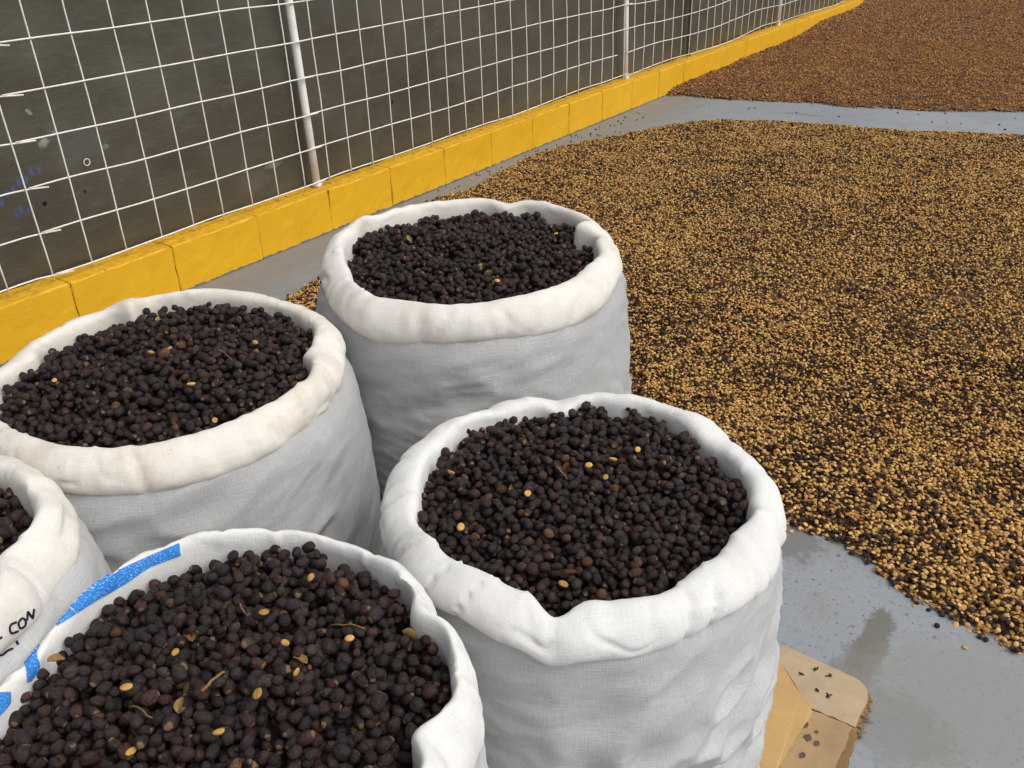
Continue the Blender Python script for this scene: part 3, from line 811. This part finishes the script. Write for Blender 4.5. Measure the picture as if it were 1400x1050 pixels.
# ------------------------------------------------------------------ spreads of drying beans
def edge_noise(t, s): return .035 * n2(t, 0, 2.2, s) + .018 * n2(t, 0, 7, s + 1) + .008 * n2(t, 0, 22, s + 2)
NEAR_L = np.array([(1.15, .62), (1.6, .50), (1.95, .40), (2.15, .34), (2.6, .24), (3.2, .09), (3.4, .16), (3.85, .115), (4.3, .12), (4.66, .24), (5.05, .36), (5.30, .56), (5.6, 1.3)])   # y, x of the edge beside the wall
NEAR_T = np.array([(.3, 4.98), (.5, 5.32), (.64, 5.40), (.96, 5.47), (1.47, 5.52), (2.29, 5.74), (3.2, 5.85), (4.4, 5.95)])     # x, y of the far edge
NEAR_B = np.array([(.3, 1.62), (1.6, 1.60), (2.2, 1.70), (2.347, 1.665), (2.473, 1.645), (2.567, 1.578), (2.65, 1.529), (2.846, 1.526), (3.2, 1.54), (4.4, 1.5)])   # x, y of the near edge
FAR_B = np.array([(-.05, 5.88), (.27, 5.95), (.86, 6.03), (1.39, 6.16), (2.2, 6.38), (3.2, 6.5), (5, 6.6)])
def near_depth(x, y):
    """metres inside the edge of the near spread (negative = outside)"""
    l = x - (np.interp(y, *NEAR_L.T) + edge_noise(y, 60))
    t = np.interp(x, *NEAR_T.T) + edge_noise(x, 63) * 1.2 - y
    b = y - (np.interp(x, *NEAR_B.T) + edge_noise(x * 1.6, 66) * .55)
    return np.minimum(np.minimum(l, t), np.minimum(b, 4.2 - x))
def far_depth(x, y):
    b = y - (np.interp(x, *FAR_B.T) + edge_noise(x, 70) * 1.2)
    return np.minimum(np.minimum(b, 5.0 - x), 17.0 - y)
def near_h(x, y):
    d = near_depth(x, y)
    return np.maximum(.006 * np.clip(d / .05, 0, 1), .024 * np.clip(d / .10, 0, 1) ** .7 + (.007 * n2(x, y, 3.2, 80) + .006 * n2(x + .3 * y, y, 8, 81) + .003 * n2(x, y, 21, 82)) * np.clip(d / .12, 0, 1))
def far_h(x, y):
    d = far_depth(x, y)
    wallp = (.015 + .035 * np.clip((y - 6.5) / 3, 0, 1) + .05 * np.clip((y - 9) / .35, 0, 1) * (1 + .3 * n2(y, 0, 3, 5)) + .05 * np.clip((y - 10.6) / .4, 0, 1)) * np.exp(-np.clip(x, 0, 9) / .30)
    return np.maximum(.012 * np.clip(d / .05, 0, 1), .026 * np.clip(d / .12, 0, 1) ** .7 + wallp * np.clip(d / .2, 0, 1) + (.010 * n2(x, y, 2.2, 90) + .010 * n2(x * 1.5, y, 5, 91) + .004 * n2(x, y, 15, 92)) * np.clip(d / .15, 0, 1))

def bed_mesh(hf, df, x0, x1, y0, y1, step, lower):
    gx = np.arange(x0, x1, step); gy = np.arange(y0, y1, step)
    XX, YY = np.meshgrid(gx, gy, indexing='ij'); d = df(XX, YY); Z = np.maximum(hf(XX, YY) - lower, -.004)
    k = len(gy); I = (np.arange(len(gx) - 1)[:, None] * k + np.arange(k - 1)[None]).ravel()
    T = np.stack([I, I + k, I + k + 1, I + 1], 1); T = T[(d.ravel()[T] > 0.0).all(1)]
    T3 = np.vstack([T[:, [0, 1, 2]], T[:, [0, 2, 3]]])
    used, inv = np.unique(T3, return_inverse=True)
    return np.stack([XX, YY, Z], -1).reshape(-1, 3)[used], inv.reshape(-1, 3)

def mix_kind(x, y, frac, seed):
    """True where a dark cherry lies, with patches richer in them"""
    f = frac + .10 * n2(x, y, 3.0, seed) + .12 * n2(x, y, 11, seed + 1) + .16 * n2(x, y, 30, seed + 2)
    return rng.random(len(x)) < f
BE1 = bean_shape(IC1); BE0 = IC0 * [1.25, 1.0, .60]; BO = OC * [1.45, 1.2, .75]
DK1 = cherry_shape(IC1, 2) * [1, .95, .75]; DK0 = IC0 * [1.25, .90, .62]; DO = OC * [1.45, 1.1, .75]
BS, DS = .0043, .0048      # half widths of a bean, of a dark cherry

def field_tints(dark, warm, far=False):
    n = len(dark); t = bean_tints(n, warm); k = int(dark.sum())
    d = cherry_tints(k) * 1.25 + np.array([.020, .009, .004]) * rng.random((k, 1)); t[dark] = d
    if far: t[~dark] *= np.array([.86, .74, .72]); t[dark] = t[dark] * 1.8 + np.array([.045, .024, .012])
    return t

# zone A: nearest strip, dropped grain by grain
r = np.random.default_rng(5)
yA = 2.75
n = 76000
X = r.uniform(.05, 3.7, n * 2); Y = r.uniform(1.4, yA, n * 2)
dd = near_depth(X, Y); k = dd > .004 * r.random(n * 2); X, Y = X[k][:n], Y[k][:n]; n = len(X)
cell = .0026; hmx0, hmy0 = -.05, 1.3
gx = (np.arange(int(3.9 / cell)) + .5) * cell + hmx0; gy = (np.arange(int(1.6 / cell)) + .5) * cell + hmy0
XX, YY = np.meshgrid(gx, gy, indexing='ij'); hmA = np.maximum(near_h(XX, YY) - .006, 0)
dark = mix_kind(X, Y, .29, 33)
s = np.where(dark, DS, BS) * np.clip(r.normal(1, .12, n), .7, 1.3)
yaw = r.uniform(0, 6.28, n); hh = np.where(dark, .8, .5) * s
Z = deposit(hmA, hmx0, hmy0, cell, X, Y, s * 1.25, s, hh, yaw, 3, .006, r)
eu = np.column_stack([r.normal(0, .38, n) + np.where(r.random(n) < .5, math.pi, 0), r.normal(0, .32, n), yaw])
ok = np.isfinite(Z); X, Y, Z, s, eu, dark, hh = (v[ok] for v in (X, Y, Z, s, eu, dark, hh))
tint = field_tints(dark, 0.0)
loc = np.stack([X, Y, Z], -1)
ix = ((X - hmx0) / cell).astype(int); iy = ((Y - hmy0) / cell).astype(int)
top = Z + hh > hmA[ix, iy] - .001
P = project(loc); big = np.where(top & (P[:, 0] > 4) & (P[:, 0] < 1396) & (P[:, 1] > 4) & (P[:, 1] < 1046) & (X > 2.36), s / P[:, 2], 0)
order = np.argsort(-big)
one = np.zeros(len(X), bool)
for kind_dark in (False, True):
    o_ = order[dark[order] == kind_dark]; one[o_[:230 if not kind_dark else 120]] = True
DK2_me = fast_mesh('dark_cherry', cherry_shape(IC2, 2), IF2); DK2_me.materials.append(cherry_m); set_lc(DK2_me, cherry_shape(IC2, 2))
edge_d = near_depth(X, Y)
EDGE = ['on the rim of the bean spread near cardboard', 'just inside the bean spread rim near cardboard', 'a hand inside bean spread rim near cardboard', 'well inside the bean spread near cardboard']
for i in np.nonzero(one)[0]:
    if dark[i]:
        o = obj('dark_cherry', DK2_me, None, None, label='%s%s shrivelled cherry %s' % (bigness(s[i], .0044, .0053), look(tint[i] / 1.25), EDGE[min(int(edge_d[i] / .03), 3)]), category='coffee cherry', group='dark cherries among the beans')
    else:
        o = obj('parchment_bean', bean_me, None, None, label='%s%s parchment bean %s' % (bigness(s[i], .0039, .0047), look(tint[i], False), EDGE[min(int(edge_d[i] / .03), 3)]), category='coffee bean', group='beans of the spread near the cardboard')
    o.location = loc[i]; o.rotation_euler = eu[i]; o.scale = (s[i],) * 3; o['tint'] = [float(x) for x in tint[i]] + [1.0]
# stray grains on the bare floor
def strays(n, fx, fy, where, seed, pd, lab):
    rr = np.random.default_rng(seed); c_ = 0
    for _ in range(n * 30):
        x, y = fx(rr), fy(rr)
        if not (x > .012 and near_depth(np.array([x]), np.array([y]))[0] < -.008 and far_depth(np.array([x]), np.array([y]))[0] < -.02): continue
        if any(np.hypot(x - S.c[0], y - S.c[1]) < .31 for S in sacks.values()): continue
        d = rr.random() < pd; sc = (DS if d else BS) * rr.uniform(.65, 1.1)
        o = obj('dark_cherry' if d else 'parchment_bean', DK2_me if d else bean_me, None, None, label=('stray dark cherry lying on the bare floor ' if d else 'stray parchment bean lying on the bare floor ') + lab,
                category='coffee cherry' if d else 'coffee bean', group='stray grains ' + where)
        o.location = (x, y, sc * (.75 if d else .45)); o.rotation_euler = (math.pi * (rr.random() < .5) + rr.normal(0, .1), rr.normal(0, .1), rr.uniform(0, 6.28)); o.scale = (sc,) * 3
        t = cherry_tints(1)[0] * 1.2 if d else bean_tints(1)[0]; o['tint'] = [float(q) for q in t] + [1.0]
        c_ += 1
        if c_ >= n: break
strays(70, lambda q: abs(q.normal(.10, .09)), lambda q: q.uniform(2.6, 5.4), 'along the wall', 3, .75, 'along the yellow wall')
strays(26, lambda q: q.uniform(.2, 2.3), lambda q: q.uniform(5.3, 6.3), 'between the spreads', 4, .8, 'between the two bean spreads')
#strays(5, lambda q: q.uniform(2.4, 2.9), lambda q: q.uniform(1.44, 1.64), 'near the cardboard', 8, .4, 'near the cardboard')
for (px, py, d) in ((1319, 886, 0), (1347, 876, 1), (1385, 890, 1), (1281, 857, 1), (1241, 808, 0), (1082, 727, 0)):
    p = ray_ground(px, py); sc = DS if d else BS
    o = obj('dark_cherry' if d else 'parchment_bean', DK2_me if d else bean_me, None, None, label='stray %s lying on the bare floor near the cardboard' % ('dark cherry' if d else 'parchment bean'), category='coffee cherry' if d else 'coffee bean', group='stray grains near the cardboard')
    o.location = (p[0], p[1], sc * (.75 if d else .45)); o.scale = (sc,) * 3; o.rotation_euler = (0, 0, px); t = cherry_tints(1)[0] if d else bean_tints(1)[0]; o['tint'] = [float(q) for q in t] + [1.0]

mid = ~one
items = []
closeA = (Y < 1.95) & (X > 2.2)
items.append((BE1, IF1, loc[mid & ~dark & closeA & top], eu[mid & ~dark & closeA & top], s[mid & ~dark & closeA & top], tint[mid & ~dark & closeA & top]))
items.append((DK1, IF1, loc[mid & dark & closeA & top], eu[mid & dark & closeA & top], s[mid & dark & closeA & top], tint[mid & dark & closeA & top]))
rest = mid & ~(closeA & top)
items.append((BE0, IF0, loc[rest & ~dark], eu[rest & ~dark], s[rest & ~dark], tint[rest & ~dark]))
items.append((DK0, IF0, loc[rest & dark], eu[rest & dark], s[rest & dark], tint[rest & dark]))
# zone B: the rest of the near spread
def scatter(n, x0, x1, y0, y1, df, hf, frac, mult, seed, warm, far):
    rr = np.random.default_rng(seed)
    X = rr.uniform(x0, x1, n * 2); Y = rr.uniform(y0, y1, n * 2); k = df(X, Y) > .003; X, Y = X[k][:n], Y[k][:n]; m_ = len(X)
    dk = mix_kind(X, Y, frac, seed + 1); s_ = np.where(dk, DS, BS) * np.clip(rr.normal(1, .14, m_), .7, 1.3) * mult
    Z = np.maximum(hf(X, Y), .0) + rr.uniform(-.002, .005, m_)
    Z = np.maximum(Z, s_ * .4)
    eu_ = np.column_stack([rr.normal(0, .45, m_), rr.normal(0, .4, m_), rr.uniform(0, 6.28, m_)])
    return np.stack([X, Y, Z], -1), eu_, s_, dk, field_tints(dk, warm, far)
L, E_, S_, K, Tn = scatter(115000, .0, 4.2, yA, 5.95, near_depth, near_h, .25, 1.08, 21, .04, False)
items.append((BO, OF, L[~K], E_[~K], S_[~K], Tn[~K])); items.append((DO, OF, L[K], E_[K], S_[K], Tn[K]))
bv, bt = bed_mesh(near_h, near_depth, -.1, 4.3, 1.2, 6.1, .03, .008)
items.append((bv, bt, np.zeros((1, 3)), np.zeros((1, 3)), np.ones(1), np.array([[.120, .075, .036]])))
me, col = instance_mesh('drying_beans', items); set_tint(me, col)
obj('drying_beans', me, bean_mass_m, None, kind='stuff', label='wide spread of golden parchment beans and dark cherries drying beside the sacks', category='beans')
# far spread
L, E_, S_, K, Tn = scatter(52000, .0, 3.6, 5.8, 9.2, far_depth, far_h, .32, 1.22, 27, .22, True)
L2, E2, S2, K2, Tn2 = scatter(45000, .0, 4.2, 9.2, 17.0, far_depth, far_h, .32, 1.7, 28, .22, True)
bv, bt = bed_mesh(far_h, far_depth, -.0, 5.1, 5.6, 17.1, .05, .004)
items = [(BO, OF, L[~K], E_[~K], S_[~K], Tn[~K]), (DO, OF, L[K], E_[K], S_[K], Tn[K]), (BO, OF, L2[~K2], E2[~K2], S2[~K2], Tn2[~K2]), (DO, OF, L2[K2], E2[K2], S2[K2], Tn2[K2]),
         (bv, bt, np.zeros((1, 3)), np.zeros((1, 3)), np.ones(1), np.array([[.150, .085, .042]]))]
me, col = instance_mesh('drying_beans', items); set_tint(me, col)
obj('drying_beans', me, bean_mass_m, None, kind='stuff', label='browner spread of drying beans heaped up along the yellow wall beyond the bare floor strip', category='beans')

# ------------------------------------------------------------------ flattened cardboard under the front sacks
card = empty('flattened_cardboard', (2.33, .65, 0), label='flattened tan cardboard box with dark marks under the front sacks', category='cardboard')
def slab(name, poly, z0, z1, mat, jit=.0012, ragged=True):
    """an outline with rough cut edges, given thickness"""
    pts = []
    poly = [np.array(p, float) for p in poly]
    for a, b in zip(poly, poly[1:] + poly[:1]):
        n = max(1, int(np.linalg.norm(b - a) / .012))
        for t in range(n):
            p = a + (b - a) * t / n
            pts.append(p + (rng.normal(0, jit, 2) if ragged and 0 < t else 0))
    n = len(pts); q = np.array([2.33, .65])
    V = [(p[0] - q[0], p[1] - q[1], z1 + rng.normal(0, .0004)) for p in pts] + [(p[0] - q[0], p[1] - q[1], z0) for p in pts]
    Fc = [tuple(range(n)), tuple(range(2 * n - 1, n - 1, -1))] + [(i + n, (i + 1) % n + n, (i + 1) % n, i) for i in range(n)]
    return obj(name, mesh(name, V, Fc), mat, card)
tan = mat_card('cardboard_tan', (.40, .27, .145)); pale = mat_card('cardboard_pale', (.44, .33, .215), .2); smoothc = mat_card('cardboard_smooth', (.50, .315, .135), .1); darkc = mat_card('cardboard_core', (.27, .165, .08), .4)
def arc(cx, cy, r_, a0, a1, n=6): return [(cx + r_ * math.cos(math.radians(t)), cy + r_ * math.sin(math.radians(t))) for t in np.linspace(a0, a1, n)]
slab('bottom_layer', [(2.0, -.05), (2.645, -.05), (2.645, 1.16), *arc(2.612, 1.232, .032, 0, 90), (2.455, 1.268), (2.0, 1.262)], .0006, .0068, darkc, .0018)
slab('flap', [(2.3, 1.163), (2.636, 1.163), *arc(2.600, 1.236, .037, 0, 90), (2.470, 1.280), (2.455, 1.262), (2.3, 1.270)], .0074, .0105, pale)
slab('flap', [(2.3, -.04), (2.640, -.04), (2.632, 1.1605), (2.3, 1.1605)], .0072, .0095, tan)
slab('top_panel', [(2.0, -.03), (2.545, -.03), (2.556, 1.02), (2.566, 1.155), (2.437, 1.276), (2.425, 1.286), (2.02, 1.25)], .0108, .0128, smoothc, .0006)
for i, (x, y) in enumerate([(2.539, 1.252), (2.523, 1.226), (2.566, 1.251), (2.559, 1.205), (2.576, 1.204)]):
    # small smudged stamp marks: a few short strokes each
    for s_ in range(4):
        a = rng.uniform(0, 3.1); l = rng.uniform(.0028, .005); w = .0014
        px, py = x + rng.normal(0, .0022), y + rng.normal(0, .0022); dx, dy = math.cos(a), math.sin(a)
        V = [(px - 2.33 + u * l * dx - v * w * dy, py - .65 + u * l * dy + v * w * dx, .0116 + .0002 * s_) for u, v in ((-1, -1), (1, -.7), (.9, 1), (-.8, .8))]
        obj('ink_mark', mesh('ink_mark', V, [(0, 1, 2, 3)]), ink_m, card)
spot_m = mat_plain('damp_spot', (.12, .085, .06), .9, .1, .3, 200)
for x, y, r_ in ((2.564, 1.122, .007), (2.576, 1.099, .008), (2.58, 1.06, .006), (2.592, 1.096, .006), (2.585, 1.118, .004)):
    n = 14; V = [(x - 2.33 + r_ * .8 * math.cos(t) * (1 + rng.normal(0, .18)), y - .65 + r_ * math.sin(t) * (1 + rng.normal(0, .18)), .0107) for t in np.linspace(0, 6.28, n, endpoint=False)]
    obj('damp_spot', mesh('damp_spot', V, [tuple(range(n))]), spot_m, card)
for i in range(26):      # frayed fibres at the broken corner
    t = rng.uniform(0, 1); x, y = 2.640 + rng.normal(0, .003), 1.150 + .09 * t
    l = rng.uniform(.006, .016); a = rng.normal(0, .7)
    V, Fc = tube_pts([(x - 2.33, y - .65, rng.uniform(.003, .009)), (x - 2.33 + l * .5 * math.cos(a), y - .65 + l * .5 * math.sin(a), rng.uniform(.002, .01)), (x - 2.33 + l * math.cos(a + .4), y - .65 + l * math.sin(a + .4), .002)], [.0012, .001, .0006], 5)
    obj('frayed_fibre', mesh('frayed_fibre', V, Fc, True), twig_m, card)
# ------------------------------------------------------------------ print and handwriting on two sacks
from mathutils.bvhtree import BVHTree
def sack_bvh(S):
    V, T = [], []; b = 0
    for G in (S.body, S.cuff):
        n, k = G.shape[:2]; V += [tuple(v) for v in G.reshape(-1, 3)]
        i = np.arange(n)[:, None]; j = np.arange(k - 1)[None]; i2 = (i + 1) % n
        T += (np.stack([(i * k + j), (i2 * k + j), (i2 * k + j + 1), (i * k + j + 1)], -1).reshape(-1, 4) + b).tolist(); b += n * k
    return BVHTree.FromPolygons(V, T)
def cast(bvh, px, py, off):
    d = Vector(RW @ np.array([px - 700, py - 525, F])).normalized(); o_ = Vector(CAM)
    p, n, _, _ = bvh.ray_cast(o_, d)
    if p is None: return None
    if n.dot(d) > 0: n = -n
    return np.array(p + n * off)
def print_patch(S, bvh, up, lo, name, mat, nu=40, nv=10, off=.0009):
    """a printed area between two lines, laid on the cloth"""
    up, lo = catmull(up, nu), catmull(lo, nu); G = np.full((nu, nv, 3), np.nan)
    for a in range(nu):
        for b in range(nv):
            q = up[a] + (lo[a] - up[a]) * b / (nv - 1); h_ = cast(bvh, q[0], q[1], off)
            if h_ is not None: G[a, b] = h_
    base = np.array(S.root.location); V = []; idm = {}; Fc = []; uvs = []
    for a in range(nu - 1):
        for b in range(nv - 1):
            q = [(a, b), (a + 1, b), (a + 1, b + 1), (a, b + 1)]
            pt = np.array([G[x] for x in q])
            if np.isnan(pt).any() or np.ptp(pt, axis=0).max() > .022: continue
            f = []
            for x in q:
                if x not in idm: idm[x] = len(V); V.append(G[x] - base); uvs.append((x[0] * .0045, x[1] * .002))
                f.append(idm[x])
            Fc.append(f)
    if not Fc: return print('no print', name)
    me = mesh(name, V, Fc, True); uv = me.uv_layers.new(name='UVMap')
    for l in me.loops: uv.data[l.index].uv = uvs[l.vertex_index]
    return obj(name, me, mat, S.rim_o)
blue_m = mat_blue()
b4 = sack_bvh(sacks[4]); q3 = lambda L: [(x / 3, 700 + y / 3) for x, y in L]
print_patch(sacks[4], b4, q3([(735, 127), (600, 185), (450, 255), (300, 330), (268, 362)]), q3([(740, 178), (620, 225), (520, 290), (400, 360), (315, 415)]), 'blue_print', blue_m, 70, 14)
print_patch(sacks[4], b4, q3([(255, 365), (205, 415)]), q3([(312, 416), (235, 468)]), 'blue_print', blue_m, 16, 14)
print_patch(sacks[4], b4, q3([(150, 462), (110, 510), (60, 570), (100, 620), (110, 700)]), q3([(165, 465), (176, 520), (152, 580), (160, 640), (130, 690)]), 'blue_print', blue_m, 40, 14)
print_patch(sacks[4], b4, q3([(-20, 742), (-20, 790), (-20, 850)]), q3([(42, 738), (40, 785), (4, 830)]), 'blue_print', blue_m, 20, 12)
b5 = sack_bvh(sacks[5])
STROKES = [[(65, 452), (44, 462), (38, 480), (46, 497), (72, 489)], [(82, 442), (74, 458), (82, 477), (101, 466), (103, 446), (90, 436), (80, 444)], [(110, 444), (111, 426), (112, 408)], [(112, 408), (122, 422), (133, 437)], [(133, 437), (135, 418), (138, 398)],
           [(-10, 520), (6, 514)], [(66, 528), (74, 544)], [(-8, 590), (10, 586), (30, 570), (52, 560)]]
for st in STROKES:
    P_ = [cast(b5, x, y, .0006) for x, y in catmull(q3(st), 26)]
    P_ = [p for p in P_ if p is not None]
    if len(P_) < 3: continue
    V, Fc = tube_pts(np.array(P_) - np.array(sacks[5].root.location), .0011, 6)
    obj('handwritten_stroke', mesh('handwritten_stroke', V, Fc, True), ink_m, sacks[5].rim_o)
